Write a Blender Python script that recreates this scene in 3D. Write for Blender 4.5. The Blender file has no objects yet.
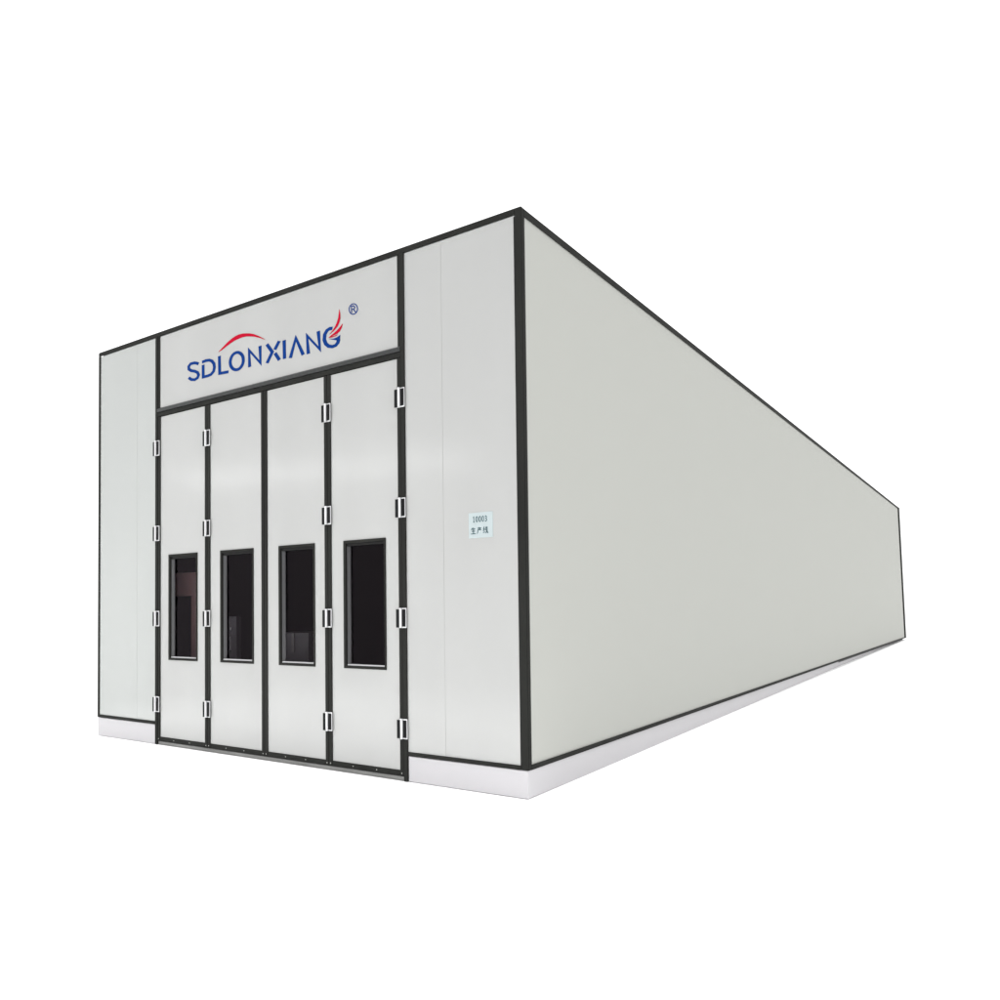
import bpy, bmesh, math, random
from mathutils import Vector, Matrix
random.seed(4)
scn = bpy.context.scene
COL = scn.collection
H = 4.5; W = 5.89; ZP = 0.219; T = 0.06
END_TOP, END_BOT = 23.2, 24.09
LEFT_POST, RIGHT_POST = -4.70, -1.21
SEAMS = [-4.70, -3.836, -2.957, -2.092, -1.215]
Z_BEAM = 3.57

# ------------------------------------------------------------------ materials
def nd(nt, t, **kw):
    n = nt.nodes.new(t)
    for k, v in kw.items(): setattr(n, k, v)
    return n
def mat(name, col, rough=.4, metal=0., spec=.5, var=.0, bump=0., bscale=3., rvar=0., vscale=(1,1,1), coat=0., nd_=1):
    m = bpy.data.materials.new(name); m.use_nodes = True
    nt = m.node_tree; b = nt.nodes['Principled BSDF']
    b.inputs['Base Color'].default_value = (*col, 1); b.inputs['Roughness'].default_value = rough
    b.inputs['Metallic'].default_value = metal; b.inputs['Specular IOR Level'].default_value = spec
    b.inputs['Coat Weight'].default_value = coat
    tc = nd(nt, 'ShaderNodeTexCoord'); mp = nd(nt, 'ShaderNodeMapping'); mp.inputs['Scale'].default_value = vscale
    nt.links.new(tc.outputs['Object'], mp.inputs['Vector'])
    if var or rvar:
        n = nd(nt, 'ShaderNodeTexNoise'); n.inputs['Scale'].default_value = 1.1; n.inputs['Detail'].default_value = nd_
        nt.links.new(mp.outputs[0], n.inputs['Vector'])
        if var:
            mr = nd(nt, 'ShaderNodeMapRange'); mr.inputs['From Min'].default_value = .1; mr.inputs['From Max'].default_value = .9
            mr.inputs['To Min'].default_value = 1-var; mr.inputs['To Max'].default_value = 1+var
            vm = nd(nt, 'ShaderNodeVectorMath', operation='SCALE'); vm.inputs[0].default_value = col
            nt.links.new(n.outputs['Fac'], mr.inputs['Value']); nt.links.new(mr.outputs[0], vm.inputs['Scale'])
            nt.links.new(vm.outputs[0], b.inputs['Base Color'])
        if rvar:
            m2 = nd(nt, 'ShaderNodeMapRange'); m2.inputs['From Min'].default_value = .1; m2.inputs['From Max'].default_value = .9
            m2.inputs['To Min'].default_value = max(.02, rough-rvar); m2.inputs['To Max'].default_value = rough+rvar
            nt.links.new(n.outputs['Fac'], m2.inputs['Value']); nt.links.new(m2.outputs[0], b.inputs['Roughness'])
    if bump:
        n2 = nd(nt, 'ShaderNodeTexNoise'); n2.inputs['Scale'].default_value = bscale; n2.inputs['Detail'].default_value = 1
        nt.links.new(mp.outputs[0], n2.inputs['Vector'])
        bp = nd(nt, 'ShaderNodeBump'); bp.inputs['Strength'].default_value = bump; bp.inputs['Distance'].default_value = .02
        nt.links.new(n2.outputs['Fac'], bp.inputs['Height']); nt.links.new(bp.outputs[0], b.inputs['Normal'])
    return m
M = {}
M['panel'] = mat('panel_paint', (.340,.343,.337), .17, var=.04, vscale=(1.6,1.6,.25))
M['panel_cool'] = mat('panel_paint_cool', (.331,.343,.334), .17, var=.03, vscale=(1.6,1.6,.25))
M['side'] = mat('side_panel_paint', (.374,.379,.356), .85, var=.004, spec=.12)
M['plinth'] = mat('plinth_paint', (.43,.422,.436), .5, var=.015, bump=.05, bscale=14)
M['trim'] = mat('trim_paint', (.0165,.017,.0155), .7, var=.35, vscale=(3,3,.6), spec=.08)
M['lip'] = mat('trim_edge', (.03,.032,.032), .4, spec=.2)
M['shade_black'] = mat('shade_black', (.004,.004,.004), .6, spec=.2)  # near-black for strips that stand in for shade
M['reveal'] = mat('window_bead', (.05,.05,.053), .35, spec=.6)
M['steel'] = mat('hinge_steel', (.6,.6,.61), .3, metal=.0, spec=.6)
M['dark_steel'] = mat('hinge_dark', (.008,.008,.009), .6, spec=.1)
M['thresh'] = mat('threshold_metal', (.15,.15,.145), .6, var=.5, vscale=(2,2,9), nd_=4)
M['blue'] = mat('blue_vinyl', (.003,.03,.16), .5, spec=.03)
M['red'] = mat('red_vinyl', (.37,.002,.02), .5, spec=.03)
M['sticker'] = mat('sticker_paper', (.355,.405,.415), .6, var=.03, spec=.2)
M['ink'] = mat('ink', (.02,.06,.07), .7, spec=.1)
M['lit_sill'] = mat('lit_sill_bead', (.42,.42,.43), .3, spec=.5)  # paler than the window bead: light on its upward face put into colour
M['roof'] = mat('roof_sheet', (.4,.41,.4), .5, var=.03)
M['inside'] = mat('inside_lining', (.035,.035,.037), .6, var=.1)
M['brown'] = mat('brown_board', (.7,.47,.45), .6, var=.1)
M['grey'] = mat('inner_steel', (.09,.09,.095), .4, var=.2)
M['white_floor'] = mat('studio_floor', (.95,.95,.95), .9, spec=.0, var=.0)

def glass():
    m = bpy.data.materials.new('tinted_glass'); m.use_nodes = True; nt = m.node_tree
    nt.nodes.remove(nt.nodes['Principled BSDF'])
    out = nt.nodes['Material Output']
    tr = nd(nt, 'ShaderNodeBsdfTransparent'); tr.inputs[0].default_value = (.86,.85,.86,1)
    gl = nd(nt, 'ShaderNodeBsdfGlossy'); gl.inputs['Roughness'].default_value = .04; gl.inputs[0].default_value = (.17,.145,.165,1)
    lw = nd(nt, 'ShaderNodeFresnel'); lw.inputs['IOR'].default_value = 1.5
    mx = nd(nt, 'ShaderNodeMixShader')
    ge = nd(nt, 'ShaderNodeNewGeometry'); sb = nd(nt, 'ShaderNodeMath', operation='SUBTRACT'); sb.inputs[0].default_value = 1
    ml = nd(nt, 'ShaderNodeMath', operation='MULTIPLY'); nt.links.new(ge.outputs['Backfacing'], sb.inputs[1])
    nt.links.new(lw.outputs[0], ml.inputs[0]); nt.links.new(sb.outputs[0], ml.inputs[1])
    nt.links.new(ml.outputs[0], mx.inputs[0]); nt.links.new(tr.outputs[0], mx.inputs[1]); nt.links.new(gl.outputs[0], mx.inputs[2])
    nt.links.new(mx.outputs[0], out.inputs['Surface'])
    return m
M['glass'] = glass()

# ------------------------------------------------------------------ helpers
def obj(name, bm, m, parent=None, bevel=0.0, label=None):
    bmesh.ops.recalc_face_normals(bm, faces=bm.faces)
    me = bpy.data.meshes.new(name); bm.to_mesh(me); bm.free()
    me.materials.append(m)
    o = bpy.data.objects.new(name, me); COL.objects.link(o)
    if parent: o.parent = parent
    if bevel:
        b = o.modifiers.new('bevel', 'BEVEL'); b.width = bevel; b.segments = 2; b.limit_method = 'ANGLE'; b.angle_limit = math.radians(40)
    if label: o['label'] = label
    return o
def tag(o, label=None, cat=None, group=None, kind=None):
    for k, v in (('label', label), ('category', cat), ('group', group), ('kind', kind)):
        if v: o[k] = v
    return o
def box(bm, x0, x1, y0, y1, z0, z1):
    v = [bm.verts.new((x, y, z)) for x in (x0, x1) for y in (y0, y1) for z in (z0, z1)]
    for f in ((0,1,3,2), (4,6,7,5), (0,4,5,1), (2,3,7,6), (0,2,6,4), (1,5,7,3)): bm.faces.new([v[i] for i in f])
def B(*a):
    bm = bmesh.new(); box(bm, *a); return bm
def prism(bm, pts, off):
    """closed polygon pts (3D) extruded by the vector off"""
    a = [bm.verts.new(p) for p in pts]; b = [bm.verts.new(Vector(p)+Vector(off)) for p in pts]
    n = len(pts); bm.faces.new(a); bm.faces.new(b[::-1])
    for i in range(n): bm.faces.new((a[i], b[i], b[(i+1) % n], a[(i+1) % n]))
def ring(bm, o, i, y0, y1, i2=None):
    """rectangular frame; o, i = (x0,x1,z0,z1) of its outline and its opening at y0, i2 the opening at y1"""
    i2 = i2 or i
    def q(r, y): return [bm.verts.new(p) for p in ((r[0],y,r[2]), (r[1],y,r[2]), (r[1],y,r[3]), (r[0],y,r[3]))]
    A, Bv, Cv, D = q(o, y0), q(i, y0), q(i2, y1), q(o, y1)
    for k in range(4):
        j = (k+1) % 4
        bm.faces.new((A[k], A[j], Bv[j], Bv[k])); bm.faces.new((Bv[k], Bv[j], Cv[j], Cv[k]))
        bm.faces.new((Cv[k], Cv[j], D[j], D[k])); bm.faces.new((D[k], D[j], A[j], A[k]))
def cyl(bm, c, r, axis, length, n=16):
    a = Vector(axis); u = a.orthogonal().normalized(); v = a.cross(u)
    pts = [Vector(c)+u*r*math.cos(2*math.pi*k/n)+v*r*math.sin(2*math.pi*k/n) for k in range(n)]
    prism(bm, pts, a*length)
def ribbon(bm, pts, w, y, d, sx=1.0):
    """a mitred stroke along pts (x,z) on the wall; sx widens the pen sideways"""
    P = [Vector((a/sx, b)) for a, b in pts]
    closed = (P[0]-P[-1]).length < 1e-4 and len(P) > 3
    if closed: P = P[:-1]
    n = len(P); L = []; R = []
    for k in range(n):
        a = P[k-1] if (k > 0 or closed) else None
        c = P[(k+1) % n] if (k < n-1 or closed) else None
        d1 = (P[k]-a).normalized() if a is not None else None
        d2 = (c-P[k]).normalized() if c is not None else None
        if d1 is None: d1 = d2
        if d2 is None: d2 = d1
        n1 = Vector((-d1.y, d1.x)); n2 = Vector((-d2.y, d2.x)); m_ = (n1+n2)
        m_ = m_.normalized() if m_.length > 1e-6 else n1
        s = min(1/max(m_.dot(n1), .2), 2.2)
        L.append(P[k]+m_*w/2*s); R.append(P[k]-m_*w/2*s)
    fr = [[bm.verts.new((p.x*sx, yy, p.y)) for p in S] for yy in (y, y+d) for S in (L, R)]
    for k in range(n if closed else n-1):
        j = (k+1) % n
        bm.faces.new((fr[0][k], fr[0][j], fr[1][j], fr[1][k])); bm.faces.new((fr[2][k], fr[2][j], fr[3][j], fr[3][k]))
        bm.faces.new((fr[0][k], fr[0][j], fr[2][j], fr[2][k])); bm.faces.new((fr[1][k], fr[1][j], fr[3][j], fr[3][k]))
    if not closed:
        for k in (0, -1): bm.faces.new((fr[0][k], fr[1][k], fr[3][k], fr[2][k]))
STROKE = [
   [(-3.989, 4.023), (-4.022, 4.038), (-4.061, 4.048), (-4.123, 4.049), (-4.157, 4.028), (-4.154, 3.998), (-4.115, 3.975), (-4.053, 3.958), (-4.004, 3.935), (-3.987, 3.906), (-4.006, 3.879), (-4.053, 3.868), (-4.107, 3.878), (-4.157, 3.907)] ,
   [(-3.928, 4.031), (-3.863, 4.035), (-3.811, 4.03), (-3.766, 4.013), (-3.732, 3.978), (-3.724, 3.939), (-3.738, 3.9), (-3.781, 3.875), (-3.833, 3.87), (-3.91, 3.871), (-3.911, 3.999)] ,
   [(-3.644, 4.041), (-3.639, 3.861), (-3.498, 3.852)] ,
   [(-3.267, 3.929), (-3.269, 3.949), (-3.276, 3.968), (-3.288, 3.985), (-3.304, 4.0), (-3.324, 4.012), (-3.345, 4.021), (-3.368, 4.025), (-3.39, 4.024), (-3.412, 4.02), (-3.432, 4.011), (-3.448, 3.998), (-3.46, 3.983), (-3.468, 3.965), (-3.471, 3.945), (-3.468, 3.926), (-3.461, 3.906), (-3.448, 3.889), (-3.432, 3.874), (-3.413, 3.862), (-3.391, 3.854), (-3.368, 3.85), (-3.346, 3.85), (-3.324, 3.855), (-3.305, 3.864), (-3.289, 3.877), (-3.277, 3.892), (-3.269, 3.91), (-3.267, 3.929)] ,
   [(-3.17, 3.841), (-3.179, 4.011), (-3.01, 3.851), (-3.016, 4.021)] ,
   [(-2.915, 4.017), (-2.837, 3.927), (-2.913, 3.832)] ,
   [(-2.737, 4.014), (-2.800, 3.942)] ,
   [(-2.797, 3.908), (-2.736, 3.83)] ,
   [(-2.668, 4.007), (-2.663, 3.828)] ,
   [(-2.582, 3.82), (-2.506, 3.994), (-2.407, 3.817)] ,
   [(-2.337, 3.813), (-2.353, 3.986), (-2.187, 3.826), (-2.205, 3.998)] ,
   [(-2.024, 3.986), (-2.057, 3.991), (-2.091, 3.982), (-2.121, 3.951), (-2.128, 3.904), (-2.108, 3.861), (-2.072, 3.832), (-2.025, 3.819), (-1.983, 3.822), (-1.956, 3.841), (-1.945, 3.867)] ,
]
RED = [
   [(-1.934, 4.14), (-1.923, 4.102), (-1.922, 4.059), (-1.935, 4.021), (-1.96, 3.988), (-2.004, 3.961), (-2.058, 3.94), (-2.021, 3.965), (-1.989, 3.993), (-1.964, 4.027), (-1.946, 4.069), (-1.939, 4.105)] ,
   [(-1.894, 4.0), (-1.905, 3.969), (-1.929, 3.94), (-1.964, 3.924), (-2.011, 3.919), (-2.038, 3.912), (-2.071, 3.909), (-2.043, 3.923), (-2.004, 3.937), (-1.964, 3.955), (-1.928, 3.976)] ,
   [(-1.955, 3.914), (-1.982, 3.906), (-2.024, 3.905), (-2.058, 3.905), (-2.024, 3.911), (-1.991, 3.912)] ,
   [(-3.656, 4.085), (-3.555, 4.135), (-3.497, 4.162), (-3.44, 4.181), (-3.384, 4.194), (-3.328, 4.199), (-3.273, 4.196), (-3.218, 4.187), (-3.163, 4.175), (-3.109, 4.158), (-3.029, 4.121), (-2.976, 4.091), (-2.936, 4.067), (-2.982, 4.085), (-3.029, 4.105), (-3.109, 4.133), (-3.163, 4.146), (-3.218, 4.157), (-3.273, 4.161), (-3.328, 4.159), (-3.412, 4.15), (-3.469, 4.136), (-3.526, 4.12), (-3.598, 4.097)] ,
]
THIN = [
   [(-1.71, 4.096), (-1.712, 4.108), (-1.717, 4.121), (-1.725, 4.132), (-1.735, 4.141), (-1.747, 4.148), (-1.761, 4.152), (-1.774, 4.153), (-1.786, 4.15), (-1.797, 4.144), (-1.805, 4.136), (-1.811, 4.125), (-1.812, 4.113), (-1.811, 4.101), (-1.806, 4.089), (-1.798, 4.077), (-1.787, 4.068), (-1.775, 4.061), (-1.761, 4.058), (-1.748, 4.057), (-1.736, 4.06), (-1.725, 4.065), (-1.717, 4.074), (-1.712, 4.084), (-1.71, 4.096)] ,
   [(-1.782, 4.075), (-1.785, 4.135), (-1.757, 4.132), (-1.742, 4.115), (-1.755, 4.103), (-1.782, 4.104)] ,
   [(-1.762, 4.102), (-1.729, 4.067)] ,
]
BLUE = [
   [(-2.065, 3.896), (-2.011, 3.889), (-1.965, 3.892), (-1.925, 3.906), (-1.929, 3.864), (-1.974, 3.866), (-2.011, 3.878)] ,
]

# ------------------------------------------------------------------ the booth
booth = bpy.data.objects.new('spray_booth', None); COL.objects.link(booth)
tag(booth, 'long pale grey spray booth with black trim, four glazed door leaves and white plinth', 'spray booth')

def end_y(z): return END_BOT + (END_TOP-END_BOT)*(z-ZP)/(H-ZP)
# side walls (long), back wall, roof, floor
def long_wall(x0, x1, z0, z1, y0=T):
    bm = bmesh.new()
    prism(bm, [(x0,y0,z0), (x0,end_y(z0)-.012,z0), (x0,end_y(z1)-.012,z1), (x0,y0,z1)], (x1-x0,0,0)); return bm
obj('side_wall', long_wall(-.06, -.004, ZP+.012, H-.02), M['side'], booth)
obj('side_wall', long_wall(-W+.004, -W+.06, ZP+.012, H-.02), M['side'], booth)
bm = bmesh.new(); prism(bm, [(-.07,end_y(ZP)-.07,ZP), (-.07,end_y(ZP)-.015,ZP), (-.07,end_y(H)-.015,H-.03), (-.07,end_y(H)-.07,H-.03)], (-W+.14,0,0))
obj('back_wall', bm, M['side'], booth)
obj('roof', B(-W+.03, -.03, .03, END_TOP-.03, H-.045, H-.004), M['roof'], booth)
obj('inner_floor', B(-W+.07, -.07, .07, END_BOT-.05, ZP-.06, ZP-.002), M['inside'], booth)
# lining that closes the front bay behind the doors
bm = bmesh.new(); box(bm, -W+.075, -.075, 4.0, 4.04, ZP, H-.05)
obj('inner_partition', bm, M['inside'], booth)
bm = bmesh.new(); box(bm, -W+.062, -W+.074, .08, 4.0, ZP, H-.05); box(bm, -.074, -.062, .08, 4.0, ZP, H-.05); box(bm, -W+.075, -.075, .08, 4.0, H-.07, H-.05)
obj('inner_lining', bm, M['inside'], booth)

# front panels (two tone-true sheets each side with a fine seam between)
ZF0, ZF1 = ZP+.01, H-.05
for x0, x1 in ((-W+.035, -5.1033), (-5.1015, LEFT_POST-.035), (RIGHT_POST+.035, -.7768), (-.7752, -.055)):
    obj('front_panel', B(x0, x1, .0, .05, ZF0, ZF1), M['panel_cool' if x1 < -4 else 'panel'], booth, bevel=.0006)
header = obj('header_panel', B(LEFT_POST+.02, RIGHT_POST+.0, .0, .05, Z_BEAM+.08, ZF1), M['panel'], booth, bevel=.0012)
for x0, x1 in ((-5.2, -5.0), (-.85, -.7)): obj('seam_backing', B(x0, x1, .052, .056, ZF0, ZF1), M['side'], booth)

# black edge trim
def trim(name, *a, m='trim', bev=.004, par=booth): return obj(name, B(*a), M[m], par, bevel=bev)
trim('corner_post', -.056, .006, -.008, .0, ZP-.006, H)                       # front face of the angle
bm = bmesh.new(); box(bm, -.02, .0065, .0005, .036, ZP-.006, H)
obj('corner_post', bm, M['trim'], booth, bevel=.003)
trim('post_shadow_strip', -.066, -.056, -.003, .002, ZP+.02, H-.06, m='shade_black', bev=0)  # black strip put in for the shadow line beside the post
trim('post_shadow_strip', -.002, .0015, .036, .046, ZP+.02, H-.07, m='shade_black', bev=0)  # same painted shadow line on the long side
trim('top_trim', -W, -.056, -.009, .0, H-.045, H)
trim('top_trim_lip', -W, -.0, -.0, .06, H-.004, H+.006, m='lip', bev=0)
trim('left_edge_trim', -W-.004, -W+.036, -.007, .05, ZP-.006, H-.045)
for x0, x1 in ((-W+.036, LEFT_POST-.041), (RIGHT_POST+.041, -.056)):
    trim('bottom_trim', x0, x1, -.012, .0, ZP-.006, ZP+.026)
bm = bmesh.new(); prism(bm, [(0,.036,H-.06), (0,END_TOP-.03,H-.06), (0,END_TOP-.03,H), (0,.036,H)], (.007,0,0))
obj('side_top_trim', bm, M['trim'], booth, bevel=.003)
bm = bmesh.new(); prism(bm, [(0,.036,ZP-.008), (0,END_BOT,ZP-.008), (0,END_BOT-.01,ZP+.03), (0,.036,ZP+.03)], (.009,0,0))
obj('side_bottom_trim', bm, M['trim'], booth, bevel=.003)
bm = bmesh.new(); prism(bm, [(-.03,end_y(ZP)-.16,ZP+.03), (-.03,end_y(ZP)+.02,ZP-.008), (-.03,end_y(H)+.02,H), (-.03,end_y(H)-.16,H-.06)], (.06,0,0))
obj('end_post', bm, M['trim'], booth, bevel=.004)

# door posts and the beam over the doors
for x in (LEFT_POST, RIGHT_POST):
    s = -1 if x == LEFT_POST else 1
    a, b = sorted((x, x+s*.041))
    trim('door_post', a, b, -.014, .05, .0, H-.045)
    trim('door_post_flange', *sorted((x, x-s*.035)), -.006, .0, Z_BEAM+.09, H-.045)
trim('beam', LEFT_POST, RIGHT_POST, -.012, .06, Z_BEAM, Z_BEAM+.042)
bm = bmesh.new()
prism(bm, [(LEFT_POST, -.02, Z_BEAM+.045), (LEFT_POST, .05, Z_BEAM+.045), (LEFT_POST, .05, Z_BEAM+.092), (LEFT_POST, -.004, Z_BEAM+.092), (LEFT_POST, -.02, Z_BEAM+.078)], (RIGHT_POST-LEFT_POST,0,0))
obj('beam_flashing', bm, M['lip'], booth, bevel=.002)

# plinth: flush at the near corner, its long foot slants in under the wall towards the far end
def slant(y): return -.0055*y
RISE = .0063
bm = bmesh.new()
prism(bm, [(RIGHT_POST+.045,-.004,0), (0,-.004,0), (slant(END_BOT)-.0,END_BOT-.1,0), (slant(END_BOT)-.2,END_BOT-.1,0), (-.2,.16,0), (RIGHT_POST+.045,.16,0)], (0,0,ZP-.009))
obj('plinth', bm, M['plinth'], booth, bevel=.006)
bm = bmesh.new()
prism(bm, [(LEFT_POST-.06,-.004,0), (-W,-.004,0), (-W,END_BOT-.1,0), (-W+.2,END_BOT-.1,0), (-W+.2,.16,0), (LEFT_POST-.06,.16,0)], (0,0,ZP-.009))
obj('plinth', bm, M['plinth'], booth, bevel=.006)
trim('plinth_joint_strip', LEFT_POST-.058, LEFT_POST-.044, -.006, .03, 0, ZP-.01, m='plinth', bev=.002)
bm = bmesh.new(); box(bm, LEFT_POST+.001, RIGHT_POST-.001, .0, .1, 0, .034)
obj('threshold', bm, M['thresh'], booth, bevel=.003)

# door leaves
WIN = [(-4.505,-4.012), (-3.628,-3.125), (-2.752,-2.27), (-1.897,-1.405)]
WZ0, WZ1 = .918, 2.042
LZ0, LZ1 = .04, Z_BEAM-.004
for k in range(4):
    a, b = SEAMS[k]+.002, SEAMS[k+1]-.002
    if k == 3: b = RIGHT_POST-.004
    ia, ib = a+.04, b-.04
    w = (WIN[k][0], WIN[k][1], WZ0, WZ1)
    bm = bmesh.new(); ring(bm, (ia-.004, ib+.004, LZ0+.03, LZ1-.003), w, .002, .046)
    leaf = obj('door_leaf', bm, M['panel'], booth, bevel=.0015)
    for x0, x1 in ((a, ia), (ib, b)):
        bm = bmesh.new(); box(bm, x0, x1, -.009, .048, LZ0, LZ1); obj('stile', bm, M['trim'], leaf, bevel=.005)
    obj('bottom_rail', B(ia+.0005, ib-.0005, -.007, .047, LZ0, LZ0+.045), M['trim'], leaf, bevel=.004)
    # window: outer rubber frame, sloping bead, painted head shade and lit sill, pane
    o = (w[0]-.003, w[1]+.003, w[2]-.003, w[3]+.003); i = (w[0]+.026, w[1]-.014, w[2]+.02, w[3]-.022)
    bm = bmesh.new(); ring(bm, o, i, -.008, .012); obj('window_frame', bm, M['trim'], leaf, bevel=.003)
    bm = bmesh.new(); i2 = (i[0]+.018, i[1]-.018, i[2]+.016, i[3]-.018)
    ring(bm, (i[0]-.001,i[1]+.001,i[2]-.001,i[3]+.001), (i[0]+.001,i[1]-.001,i[2]+.001,i[3]-.001), .0125, .045, i2)
    obj('glazing_bead', bm, M['reveal'], leaf)
    obj('head_shade_strip', B(i[0]+.001, i[1]-.001, .006, .035, i[3]-.024, i[3]-.0005), M['shade_black'], leaf, bevel=.003)  # black box standing in for the shadow under the window head
    obj('lit_sill_bead', B(i[0]+.004, i[1]-.004, .004, .034, i[2]+.0005, i[2]+.013), M['lit_sill'], leaf, bevel=.004)  # bottom bead in a pale colour, brightness of its lit top painted in
    obj('window_pane', B(i2[0]-.004, i2[1]+.004, .036, .041, i2[2]-.004, i2[3]+.004), M['glass'], leaf)
    for x in (a+.02, a+.02+(b-a-.04)*.33, a+.02+(b-a-.04)*.66, b-.02):
        bm = bmesh.new(); cyl(bm, (x, -.0088 if a+.05 < x < b-.05 else -.0108, LZ0+.022), .005, (0,1,0), .003, 10)
        obj('screw', bm, M['side'], leaf)

# hinges: one built, the others copied with their pieces
def make_hinge():
    bm = bmesh.new(); box(bm, -.030, .060, -.018, -.0095, 0, .166)
    hg = obj('hinge', bm, M['steel'], booth, bevel=.002)
    bm = bmesh.new(); box(bm, -.054, -.010, -.026, -.0182, .002, .156); obj('hinge_leaf', bm, M['dark_steel'], hg, bevel=.002)
    bm = bmesh.new(); box(bm, .015, .055, -.024, -.0182, .01, .156); obj('hinge_leaf', bm, M['dark_steel'], hg, bevel=.002)
    bm = bmesh.new(); cyl(bm, (.003, -.027, .0), .0115, (0,0,1), .166, 20); obj('hinge_barrel', bm, M['steel'], hg)
    return hg
proto = None
for x in (-4.718, SEAMS[1]-.003, SEAMS[3]-.006, -1.221):
    for z in (3.137, 2.203, 1.275, .350):
        if proto is None: hg = proto = make_hinge()
        else:
            hg = proto.copy(); COL.objects.link(hg); hg.parent = booth
            for ch in proto.children:
                c = ch.copy(); COL.objects.link(c); c.parent = hg
        hg.location = (x, 0, z)
        if x < -4.6: hg.scale.x = .92

# writing on the header panel
bm = bmesh.new()
for s in STROKE: ribbon(bm, s, .0285, -.003, .0028, 1.55)
for s in BLUE: prism(bm, [(x, -.003, z) for x, z in s], (0, .0028, 0))
obj('blue_lettering', bm, M['blue'], header)
bm = bmesh.new()
for s in THIN: ribbon(bm, s, .0075, -.003, .0028, 1.3)
obj('registered_mark', bm, M['blue'], header)
bm = bmesh.new(); prism(bm, [(x, -.0045, z) for x, z in RED[3]], (0, .0043, 0)); obj('red_arc', bm, M['red'], header)
bm = bmesh.new()
for s in RED[:3]: prism(bm, [(x, -.0045, z) for x, z in s], (0, .0043, 0))
obj('red_wing', bm, M['red'], header)

# small paper notice on the panel beside the doors
st = obj('notice_sticker', B(-.522, -.292, -.002, -.0003, 1.985, 2.185), M['sticker'], booth, label='small pale blue paper notice with two lines of writing')
X0, ZB = -.485, 2.112
def glyph(strokes, x, z, w, h): return [[(x+a*w, z+b*h) for a, b in s] for s in strokes]
ONE = [[(.2,.82), (.5,1), (.5,0)], [(.2,0), (.8,0)]]
ZERO = [[(.5+.34*math.cos(t*math.pi/8), .5+.5*math.sin(t*math.pi/8)) for t in range(17)]]
THREE = [[(.15,.85), (.45,1), (.75,.85), (.72,.65), (.4,.53), (.75,.38), (.78,.18), (.45,0), (.12,.12)]]
SHENG = [[(.28,.95), (.12,.6)], [(.2,.75), (.85,.75)], [(.2,.42), (.8,.42)], [(.05,.03), (.95,.03)], [(.52,1), (.52,.03)]]
CHAN = [[(.5,1), (.5,.86)], [(.15,.84), (.88,.84)], [(.34,.78), (.42,.62)], [(.7,.78), (.6,.62)], [(.2,.58), (.88,.58)], [(.2,.58), (.18,.25), (.06,.0)]]
XIAN = [[(.3,1), (.12,.72), (.34,.7), (.1,.42), (.38,.46)], [(.06,.1), (.4,.22)], [(.5,.74), (.9,.8)], [(.46,.5), (.95,.58)], [(.62,1), (.68,.5), (.82,.1), (.95,.05), (.97,.2)], [(.88,.4), (.5,.02)], [(.78,.97), (.88,.88)]]
bm = bmesh.new()
for n, g in enumerate((ONE, ZERO, ZERO, ZERO, THREE)):
    for s in glyph(g, X0+n*.029, ZB, .025, .042): ribbon(bm, s, .0052, -.0035, .0015)
obj('notice_writing', bm, M['ink'], st); bm = bmesh.new()
for n, g in enumerate((SHENG, CHAN, XIAN)):
    for s in glyph(g, X0-.018+n*.058, 2.018, .05, .052): ribbon(bm, s, .0052, -.0035, .0015)
obj('notice_writing', bm, M['ink'], st)

# ------------------------------------------------------------------ things dimly seen inside, and a board for a reflection
def inner(name, label, cat, pieces):
    bm = bmesh.new()
    for a in pieces[0][1]: box(bm, *a)
    o = obj(name, bm, M[pieces[0][0]], None, bevel=.004); tag(o, label, cat)
    for nm, mm, bl in pieces[1:]:
        bm = bmesh.new()
        for a in bl: box(bm, *a)
        obj(nm, bm, M[mm], o)
    return o
inner('reflection_board', 'brown board with a dark opening, standing in for a reflection in the leftmost door window', 'board',
      [('brown', [(-5.6,-4.6,.5,.53,1.61,1.88), (-4.84,-4.6,.5,.53,ZP,1.608)])])  # board added behind the glass to imitate a building reflected in it
inner('inner_post', 'thin grey upright seen low through the second door window', 'post',
      [('grey', [(-4.16,-4.03,.5,.56,ZP,1.37)]), ('bracket', 'steel', [(-4.125,-4.117,.49,.498,1.22,1.25), (-4.127,-4.121,.49,.498,1.0,1.15)])])
inner('inner_cabinet', 'low dark grey cabinet with a pale strip seen through the third door window', 'cabinet',
      [('grey', [(-3.4,-2.9,.5,.9,ZP,1.2)]), ('strip', 'thresh', [(-3.14,-3.10,.49,.498,1.0,1.19)])])

# ------------------------------------------------------------------ setting
bm = bmesh.new(); v = [bm.verts.new(p) for p in ((-900,-900,-.004), (900,-900,-.004), (900,0,-.004), (-900,0,-.004), (900,26,RISE*26), (-900,26,RISE*26), (900,900,RISE*26), (-900,900,RISE*26))]
for q in ((0,1,2,3), (3,2,4,5), (5,4,6,7)): bm.faces.new([v[i] for i in q])
g = obj('ground', bm, M['white_floor']); tag(g, 'plain white seamless ground under the booth', 'ground', kind='structure')

w = bpy.data.worlds.new('World'); scn.world = w; w.use_nodes = True
bg = w.node_tree.nodes['Background']; bg.inputs[0].default_value = (1,1,1,1); bg.inputs[1].default_value = 1.5

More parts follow.
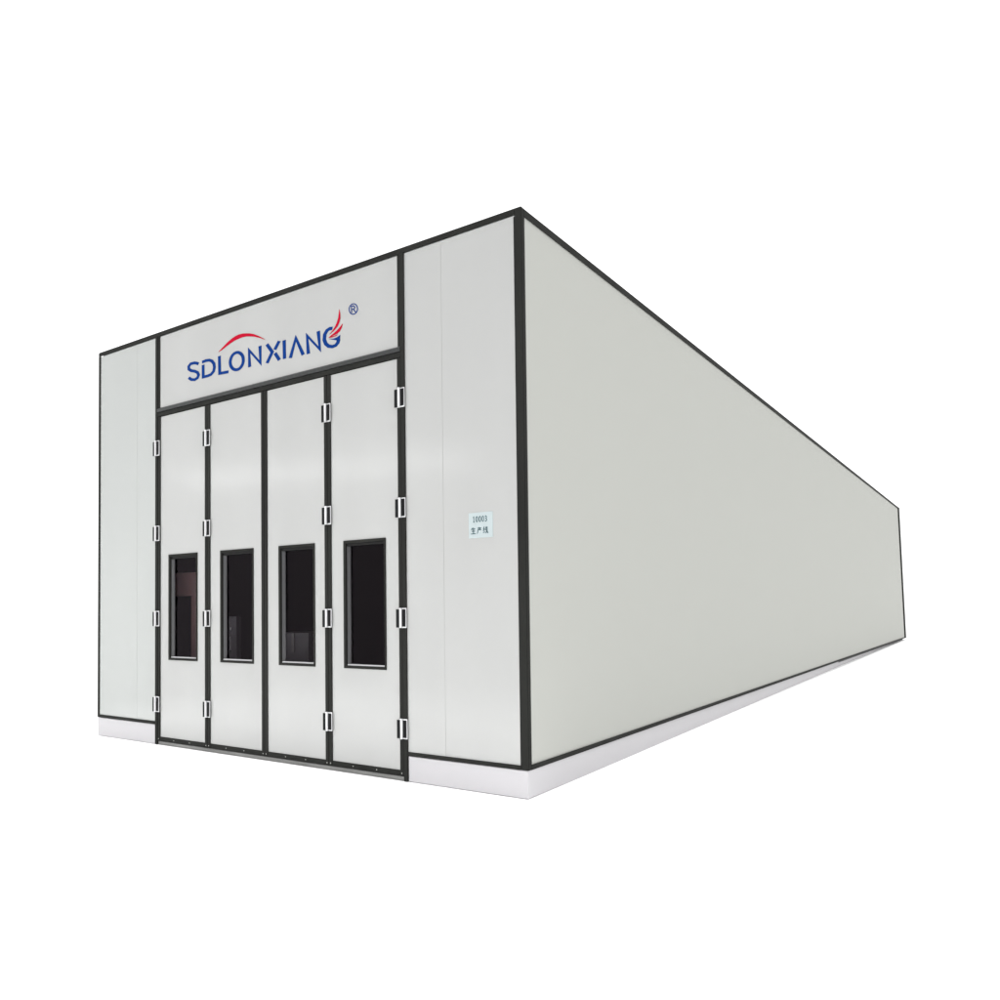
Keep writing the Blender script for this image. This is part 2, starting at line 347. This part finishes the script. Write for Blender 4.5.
def area(name, loc, target, sx, sy, power, col=(1,1,1)):
    l = bpy.data.lights.new(name, 'AREA'); l.shape = 'RECTANGLE'; l.size = sx; l.size_y = sy; l.energy = power; l.color = col
    o = bpy.data.objects.new(name, l); COL.objects.link(o); o.location = loc
    o.rotation_euler = (Vector(target)-Vector(loc)).to_track_quat('-Z', 'Y').to_euler(); return o
def spread(o, deg): o.data.spread = math.radians(deg)
l1 = area('floor_fill', (4.2,11,9), (4.2,11,0), 8, 32, 400); spread(l1, 20)  # added out of frame, whitens the ground along the side wall
l2 = area('front_floor_fill', (-3.2,-2.6,9), (-3.2,-2.6,0), 9, 4.2, 240); spread(l2, 20)  # added out of frame, whitens the front ground and bounces onto the lower wall
s = area('streak_fill', (-7.8,-5.0,4.0), (-2.6,0,2.7), 7.6, .12, 21)  # added out of frame, placed so its mirror image makes the gloss streak
ax = Vector((1,0,-.052)).normalized(); zz = -(Vector((5.0,5.0,-1.25)).normalized()); zz = (zz-ax*zz.dot(ax)*0).normalized()
yy = zz.cross(ax).normalized(); zz = ax.cross(yy).normalized()
s.rotation_euler = Matrix((ax, yy, zz)).transposed().to_euler()

# ------------------------------------------------------------------ camera
yaw, pitch, roll = 0.5854, 0.03136, -0.01264
f = Vector((-math.sin(yaw)*math.cos(pitch), math.cos(yaw)*math.cos(pitch), math.sin(pitch)))
r0 = Vector((math.cos(yaw), math.sin(yaw), 0)); u0 = r0.cross(f)
r = r0*math.cos(roll)+u0*math.sin(roll); u = -r0*math.sin(roll)+u0*math.cos(roll)
cam = bpy.data.cameras.new('camera'); co = bpy.data.objects.new('camera', cam); COL.objects.link(co)
co.matrix_world = Matrix(((r.x,u.x,-f.x,3.06545), (r.y,u.y,-f.y,-4.97627), (r.z,u.z,-f.z,1.44715), (0,0,0,1)))
cam.sensor_width = 36; cam.lens = 774.83*36/1000; cam.shift_y = .08175; cam.clip_end = 3000
scn.camera = co
scn.view_settings.view_transform = 'Standard'; scn.view_settings.look = 'None'
scn.view_settings.exposure = 0; scn.view_settings.gamma = 1; scn.view_settings.use_curve_mapping = False
